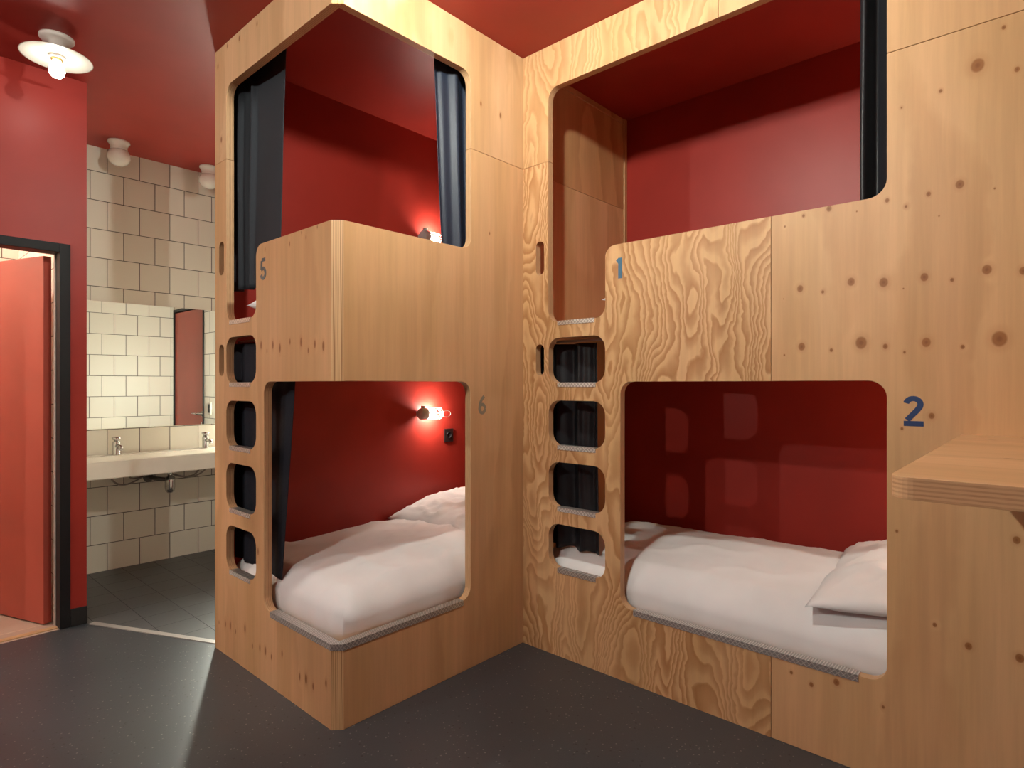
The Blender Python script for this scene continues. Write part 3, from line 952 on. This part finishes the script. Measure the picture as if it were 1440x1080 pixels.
# lower left bunk (6)
soft_block('duvet', -3.060, -2.043, 1.280, 3.20, 0.319, 0.472, 0.095,
           'rumpled white duvet filling lower left bunk 6, its corner at the metal sill', 'white duvets', crown=0.040, wr=0.014, seed=2.3)
pillow('pillow', (-2.60, 2.51, 0.506), 0.86, 0.66, 0.17, (math.radians(9), math.radians(2), math.radians(-7)),
       'plump white pillow beneath the lit reading lamp in lower left bunk 6', 'white pillows', 1.0)
# lower right bunk (2)
soft_block('duvet', -1.955, 0.38, 2.342, 3.228, 0.319, 0.474, 0.095,
           'smooth white duvet spread over lower right bunk 2', 'white duvets', crown=0.075, wr=0.009, seed=9.1)
pillow('pillow', (-0.33, 2.77, 0.553), 0.74, 0.86, 0.16, (math.radians(1.5), math.radians(-7), math.radians(4)),
       'flat white pillow at the right end of lower right bunk 2', 'white pillows', 4.0)
# upper bunks: only slivers show past the rails
pillow('pillow', (-2.462, 1.50, 1.672), 0.78, 0.46, 0.16, (0, 0, 0), 'white pillow just showing past the rail of upper left bunk 5', 'white pillows', 7.0)
pillow('pillow', (-1.152, 2.59, 1.690), 0.80, 0.50, 0.16, (0, 0, 0), 'white pillow just showing past the rail of upper right bunk 1', 'white pillows', 8.0)

# ------------------------------------------------------------------ curtains
def curtain(name, p_top, p_bot, z0, z1, folds, amp, mat, label, normal=(0, 1), seed=0.0, hem=0.0, flat=0.0):
    """hanging cloth; folds: list of (position 0..1, width, depth) of soft vertical folds"""
    bm = bmesh.new()
    ns, nh = 110, 44
    nx, ny = normal
    g = {}
    for j in range(nh + 1):
        t = j / nh
        tt = t ** 1.2
        ax = p_top[0][0] * (1 - tt) + p_bot[0][0] * tt; ay = p_top[0][1] * (1 - tt) + p_bot[0][1] * tt
        bx = p_top[1][0] * (1 - tt) + p_bot[1][0] * tt; by = p_top[1][1] * (1 - tt) + p_bot[1][1] * tt
        for i in range(ns + 1):
            s = i / ns
            off = 0
            for (c_, w_, dp) in folds:
                c2 = c_ + 0.02 * nz(t * 1.5 + seed, c_ * 9, 1.0)
                off += dp * amp * math.exp(-((s - c2) / w_) ** 2) * (0.85 + 0.3 * nz(t * 1.3, c_ * 7 + seed, 5.0))
            off += nz(s * 3.0 + seed, t * 1.6, seed + 9) * amp * 0.35
            z = z1 + (z0 - z1) * t + hem * t * (0.5 * math.sin(s * 17 + seed) + nz(s * 6 + seed, 0, 2))
            g[i, j] = bm.verts.new((ax + (bx - ax) * s + nx * off, ay + (by - ay) * s + ny * off, z))
    for j in range(nh):
        for i in range(ns):
            bm.faces.new([g[i, j], g[i + 1, j], g[i + 1, j + 1], g[i, j + 1]])
    o = link_mesh(name, bm, mat, None, True)
    md = o.modifiers.new('cloth', 'SOLIDIFY'); md.thickness = 0.003; md.offset = 0
    tag(o, label, 'curtain', None)
    return o
curtain('curtain', ((-3.065, 1.300), (-2.575, 1.330)), ((-3.065, 1.300), (-2.650, 1.330)), 1.765, 2.915,
        [(0.04, 0.03, -1.6), (0.14, 0.035, 1.6), (0.24, 0.03, -1.6), (0.36, 0.035, 1.8), (0.44, 0.025, -1.2)], 0.020, M_CURT,
        'dark navy curtain gathered at the left of upper left bunk 5', seed=1.0)
curtain('curtain', ((XB - TH - 0.055, 1.770), (XB - TH - 0.055, 2.12)), ((XB - TH - 0.050, 1.838), (XB - TH - 0.055, 2.12)), 1.60, 2.915,
        [(0.04, 0.05, -0.8), (0.30, 0.07, 1.5), (0.52, 0.06, -0.8), (0.8, 0.08, 1.2)], 0.022, M_CURTB,
        'dark navy curtain at the right edge of upper left bunk 5, beside its lit lamp', normal=(1, 0), seed=5.0)
curtain('curtain', ((-3.072, 1.290), (-2.446, 1.310)), ((-3.072, 1.312), (-2.535, 1.285)), 0.432, 1.500,
        [(0.05, 0.03, -1.0), (0.15, 0.04, 1.2), (0.28, 0.04, -1.0), (0.45, 0.05, 1.2), (0.62, 0.04, -0.8), (0.8, 0.06, 0.8)], 0.010, M_CURTD,
        'near black navy curtain behind the ladder holes of lower left bunk 6', seed=8.0)
curtain('curtain', ((-1.955, 2.390), (-1.615, 2.390)), ((-1.955, 2.390), (-1.600, 2.390)), 0.490, 1.500,
        [(0.08, 0.04, -1.2), (0.20, 0.04, 1.3), (0.34, 0.05, -1.2), (0.55, 0.08, 1.6), (0.72, 0.04, -0.8), (0.93, 0.05, 0.8)], 0.024, M_BCURT,
        'black curtain behind the ladder holes of lower right bunk 2', seed=12.0, hem=0.012)
curtain('curtain', ((-0.497, 2.378), (-0.05, 2.378)), ((-0.497, 2.378), (-0.05, 2.378)), 1.62, 2.915,
        [(0.03, 0.03, -1.0), (0.10, 0.04, 1.4), (0.22, 0.05, -1.6), (0.40, 0.05, 1.4), (0.6, 0.05, -1.4), (0.8, 0.05, 1.4)], 0.022, M_BCURT,
        'black curtain at the right edge of upper right bunk 1', seed=16.0)
# curtain rods with rings under the platforms and ceiling
for par, a, b_, z in ((bunkR, (-1.95, 2.385), (0.40, 2.385), 1.512), (bunkL, (-3.05, 1.32), (-2.10, 1.32), 1.512),
                      (bunkR, (-1.96, 2.375), (0.40, 2.375), 2.930), (bunkL, (-3.05, 1.32), (-2.10, 1.32), 2.930),
                      (bunkL, (-2.066, 1.30), (-2.066, 3.20), 2.930)):
    bm = bmesh.new()
    tube(bm, [(a[0], a[1], z), ((a[0] + b_[0]) / 2, (a[1] + b_[1]) / 2, z), (b_[0], b_[1], z)], 0.006, 10)
    link_mesh('curtain_rod', bm, M_WIRE, par, True)

# ------------------------------------------------------------------ reading lamps
def reading_lamp(loc, axis_rot, label):
    """caged lamp lying along local +x, wall side at local y = 0"""
    t = thing('reading_lamp', label, 'reading lamp', loc, axis_rot, 'caged reading lamps')
    Z0 = 0.052                                # stand-off from the wall
    bm = bmesh.new()
    lathe([(0, -0.075), (0.034, -0.075), (0.038, -0.070), (0.038, -0.030), (0.030, -0.022), (0.020, -0.018), (0.020, -0.004), (0, -0.004)], 28, 'x', (0, Z0, 0), bm)
    box(bm, -0.062, -0.040, Z0 - 0.012, Z0 + 0.012, -0.052, -0.034)
    link_mesh('socket', bm, M_STEEL, t, True, (0, 0, 0))
    bm = bmesh.new(); box(bm, -0.066, -0.036, 0.0, Z0 - 0.030, -0.016, 0.016)
    link_mesh('bracket', bm, M_STEEL, t, False, (0, 0, 0))
    bm = lathe([(0, 0.062), (0.010, 0.060), (0.020, 0.048), (0.0235, 0.034), (0.021, 0.018), (0.013, 0.004), (0.012, -0.004), (0, -0.004)], 20, 'x', (0, Z0, 0))
    link_mesh('bulb', bm, M_BULBR, t, True, (0, 0, 0))
    bm = bmesh.new()
    for k in range(8):
        a_ = 2 * math.pi * k / 8
        c_, s_ = math.cos(a_), math.sin(a_)
        pts = [(-0.02, 0.030), (0.0, 0.036), (0.04, 0.038), (0.088, 0.036), (0.098, 0.024), (0.102, 0.0)]
        tube(bm, [(x, Z0 + r_ * c_, r_ * s_) for x, r_ in pts], 0.0016, 6)
    for x, r_ in ((-0.018, 0.031), (0.020, 0.038), (0.056, 0.038), (0.088, 0.037)):
        tube(bm, [(x, Z0 + r_ * math.cos(q), r_ * math.sin(q)) for q in [2 * math.pi * k / 24 for k in range(24)]], 0.0018, 6, True)
    link_mesh('cage', bm, M_WIRE, t, True, (0, 0, 0))
    bm = bmesh.new()
    pts = [(0.100, Z0, 0.004)] + [(0.150 + 0.036 * math.cos(q), Z0, 0.006 + 0.022 * math.sin(q)) for q in [math.pi * 0.9 - 2 * math.pi * 0.9 * k / 20 for k in range(21)]] + [(0.100, Z0, -0.004)]
    tube(bm, pts, 0.0022, 6)
    link_mesh('hook', bm, M_WIRE, t, True, (0, 0, 0))
    return t
# local +x runs along world +y on the left wall, local +y away from the wall
def lamp_on(loc, rot, label): return reading_lamp(loc, rot, label)
# rotation +90 deg: local x -> +y, local y -> -x ; the left wall needs local y -> +x, so the lamp is mirrored through rotation -90 about z
def reading_lamp_left(loc, label):
    t = reading_lamp(loc, 0.0, label)
    t.rotation_euler = (math.pi, 0, math.pi / 2)
    return t
reading_lamp_left((XR, 2.545, 1.108), 'lit caged reading lamp on the red wall of lower left bunk 6')
reading_lamp_left((XR, 2.560, 2.262), 'lit caged reading lamp peeping above the rail of upper left bunk 5')
def reading_lamp_rear(loc, label):
    t = reading_lamp(loc, 0.0, label)
    t.rotation_euler = (math.pi, 0, 0)
    return t
reading_lamp_rear((-0.10, YREAR, 1.12), 'reading lamp behind the knotty panel of lower right bunk 2, only its glow seen')
reading_lamp_rear((-0.06, YREAR, 2.20), 'reading lamp behind the black curtain of upper right bunk 1, only its glow seen')

# wall socket
ws = thing('wall_socket', 'small black socket plate on the red wall under the lower left reading lamp', 'socket', (XR, 2.757, 0.951))
link_mesh('plate', rbox(0, 0.008, -0.040, 0.040, -0.045, 0.045, 0.002), M_PLAST, ws, False, (0, 0, 0))
link_mesh('insert', lathe([(0, 0.0), (0.022, 0.0), (0.022, 0.012), (0.018, 0.012), (0.018, 0.009), (0, 0.009)], 24, 'x'), M_BLACK, ws, True, (0, 0, 0))

# ------------------------------------------------------------------ ceiling lamps
def ceiling_lamp(x, y, label, group, mat=None, z=CEIL):
    t = thing('ceiling_lamp', label, 'ceiling lamp', (x, y, z), 0, group)
    bm = lathe([(0, 0), (0.070, 0), (0.070, -0.010), (0.060, -0.020), (0.034, -0.026), (0.030, -0.090), (0, -0.090)], 32)
    link_mesh('ceiling_rose', bm, M_ROSE, t, True, (0, 0, 0))
    prof = [(0.026, -0.084), (0.060, -0.085), (0.110, -0.088), (0.138, -0.094), (0.1425, -0.097), (0.138, -0.097), (0.110, -0.0915), (0.060, -0.0885), (0.026, -0.0875), (0.026, -0.084)]
    link_mesh('shade', lathe(prof, 56), M_ENAMEL, t, True, (0, 0, 0))
    link_mesh('collar', lathe([(0, -0.086), (0.034, -0.088), (0.033, -0.096), (0.024, -0.101), (0, -0.101)], 28), M_ROSE, t, True, (0, 0, 0))
    link_mesh('lamp_cap', lathe([(0, -0.100), (0.023, -0.101), (0.023, -0.109), (0.018, -0.112), (0, -0.112)], 28), M_BRASS, t, True, (0, 0, 0))
    bm = lathe([(0, -0.110), (0.016, -0.113), (0.022, -0.124), (0.030, -0.142), (0.0325, -0.158), (0.029, -0.174), (0.018, -0.186), (0, -0.190)], 28)
    link_mesh('bulb', bm, mat or M_BULB, t, True, (0, 0, 0))
    return t
LBL = ['lit bare bulb under a round white dish on the red ceiling by the open door',
       'round dish lamp on the ceiling between the two bunks, above the view',
       'round dish lamp on the ceiling behind the camera, farthest from the bunks',
       'round dish lamp on the ceiling just behind the camera, middle of the room']
for (x, y), lb, mt in zip(LAMPS, LBL, (M_BULB1, M_BULB, M_BULB3, M_BULB3)):
    ceiling_lamp(x, y, lb, 'white dish ceiling lamps', mt)
ceiling_lamp(-4.75, -0.35, 'dish lamp in the tiled room behind the open red door', 'white dish ceiling lamps', M_BULBW)

def globe(x, y, label):
    t = thing('globe_lamp', label, 'ceiling lamp', (x, y, CEIL), 0, 'opal globe lamps in the washroom')
    link_mesh('fitting', lathe([(0, 0), (0.066, 0), (0.066, -0.012), (0.056, -0.022), (0.051, -0.036), (0.051, -0.052), (0.054, -0.060), (0, -0.060)], 32), M_PORC, t, True, (0, 0, 0))
    bm = lathe([(0, -0.056), (0.050, -0.056), (0.061, -0.070), (0.0690, -0.096), (0.0655, -0.122), (0.050, -0.146), (0.026, -0.160), (0, -0.164)], 32)
    link_mesh('globe', bm, M_GLOBE, t, True, (0, 0, 0))
globe(-4.69, 1.225, 'unlit white globe lamp on the washroom ceiling, left of the two')
globe(-4.735, 1.825, 'unlit white globe lamp cut by the bunk edge, right of the two')

# ------------------------------------------------------------------ washroom
bm = bmesh.new(); box(bm, XT + 0.0005, XT + 0.006, 0.90, 2.060, 0.990, 1.877)
mi = link_mesh('mirror', bm, M_MIRR, None)
tag(mi, 'wide frameless mirror on the white tiles, reflecting tiles and a red door', 'mirror')

wb = thing('washbasin', 'long white trough basin under the mirror with two chrome taps', 'washbasin', (XT, 1.55, 0.69))
bm = bmesh.new()
xs0, xs1, ys0, ys1 = XT + 0.001, -4.470, 0.885, 2.235
box(bm, xs0, xs1, ys0, ys1, 0.695, 0.810)
bmesh.ops.recalc_face_normals(bm, faces=bm.faces)
topf = max(bm.faces, key=lambda f: f.calc_center_median().z)
r_ = bmesh.ops.inset_region(bm, faces=[topf], thickness=0.020)
for v in topf.verts:
    if v.co.x < XT + 0.1: v.co.x = XT + 0.13
ext = bmesh.ops.extrude_face_region(bm, geom=[topf])
nv = [g_ for g_ in ext['geom'] if isinstance(g_, bmesh.types.BMVert)]
bmesh.ops.translate(bm, vec=(0, 0, -0.075), verts=nv)
bm.faces.remove(topf) if topf.is_valid else None
bmesh.ops.bevel(bm, geom=list(bm.edges), offset=0.006, segments=3, affect='EDGES')
basin = link_mesh('basin', bm, M_CERAM, wb)
def faucet(y):
    bm = bmesh.new()
    c = (XT + 0.075, y, 0.8085)
    lathe([(0, 0), (0.027, 0), (0.027, 0.006), (0.0235, 0.010), (0.0235, 0.088), (0.021, 0.094), (0, 0.094)], 24, 'z', c, bm)
    f_ = link_mesh('faucet', bm, M_CHROME, wb, True)
    bm = bmesh.new()
    tube(bm, [(c[0] + 0.01, y, 0.872), (c[0] + 0.065, y, 0.874), (c[0] + 0.100, y, 0.868), (c[0] + 0.110, y, 0.852)], 0.014, 12)
    link_mesh('spout', bm, M_CHROME, f_, True)
    bm = bmesh.new()
    lathe([(0, 0.094), (0.015, 0.094), (0.015, 0.104), (0.026, 0.108), (0.028, 0.122), (0, 0.125)], 24, 'z', c, bm)
    link_mesh('push_button', bm, M_CHROME, f_, True)
faucet(1.246); faucet(1.836)
# bottle trap, waste pipe and hoses
bm = bmesh.new()
tx, ty = XT + 0.20, 1.545
lathe([(0, 0.695), (0.020, 0.695), (0.020, 0.672), (0.016, 0.668), (0.016, 0.640), (0.031, 0.632), (0.033, 0.610), (0.033, 0.560), (0.028, 0.535), (0.016, 0.522), (0, 0.520)], 24, 'z', (tx, ty, 0), bm)
link_mesh('bottle_trap', bm, M_CHROME, wb, True)
bm = bmesh.new()
tube(bm, [(tx, ty - 0.02, 0.618), (tx - 0.06, ty - 0.05, 0.620), (XT + 0.06, ty - 0.075, 0.622), (XT + 0.004, ty - 0.08, 0.622)], 0.014, 12)
lathe([(0, 0.0), (0.034, 0.0), (0.034, 0.008), (0.016, 0.012), (0, 0.012)], 20, 'x', (XT + 0.001, ty - 0.08, 0.622), bm)
link_mesh('waste_pipe', bm, M_PIPE, wb, True)
bm = lathe([(0, 0.0), (0.10, 0.0), (0.105, -0.010), (0.095, -0.022), (0, -0.024)], 28, 'z', (XT + 0.20, 1.40, 0.696))
link_mesh('grey_disc', bm, M_PIPE, wb, True)  # flat dark grey disc under the basin
for k, (p0, p1, p2) in enumerate((((XT + 0.08, 1.20, 0.69), (XT + 0.10, 1.24, 0.52), (XT + 0.03, 1.45, 0.655)),
                                  ((XT + 0.03, 1.47, 0.650), (XT + 0.10, 1.30, 0.60), (XT + 0.16, 1.30, 0.693)),
                                  ((XT + 0.08, 1.80, 0.69), (XT + 0.10, 1.76, 0.55), (XT + 0.10, 1.56, 0.655)),
                                  ((XT + 0.08, 1.87, 0.69), (XT + 0.12, 1.76, 0.56), (XT + 0.14, 1.60, 0.640)))):
    bm = bmesh.new(); tube(bm, bez(p0, p1, p2, 16), 0.006, 8)
    link_mesh('hose', bm, M_HOSE, wb, True)
sw = thing('light_switch', 'small switch plate on the tiles beside the red door, seen in the mirror', 'switch', (-4.01, 2.240, 1.076))
link_mesh('plate', rbox(-0.036, 0.036, -0.010, 0, -0.055, 0.055, 0.002), M_FRAMEW, sw, False, (0, 0, 0))
link_mesh('rocker', rbox(-0.016, 0.016, -0.014, -0.009, -0.040, 0.040, 0.001), M_BLACK, sw, False, (0, 0, 0))

# vertical light at the right end of the mirror
ml = thing('mirror_light', 'slim vertical light on the tiles right of the washroom mirror, hidden by the bunk front', 'wall lamp', (XT, 2.130, 1.02))
link_mesh('housing', rbox(0.001, 0.045, -0.038, 0.038, 0.0, 0.44, 0.003), M_FRAMEW, ml, False, (0, 0, 0))
bm = bmesh.new(); box(bm, 0.0452, 0.050, -0.034, 0.034, 0.01, 0.43)
bm.faces.ensure_lookup_table()
link_mesh('diffuser', bm, M_STRIPL, ml, False, (0, 0, 0))

# ------------------------------------------------------------------ counter
ct = thing('counter_table', 'high plywood counter with rounded corner fixed to the right bunk front', 'counter', (0.6, 1.72, 0))
outer = [(-0.204, 1.168, 0.035), (1.45, 1.168, 0.03), (1.45, YC - 0.001, 0), (-0.204, YC - 0.001, 0)]
panel('table_top', outer, [], 'z', 1.110, 1.147, M_DSK, ct, bevel=0.004)
link_mesh('support_panel', rbox(1.38, 1.416, 1.20, YC - 0.001, 0, 1.1095, 0.002), M_DSKL, ct)
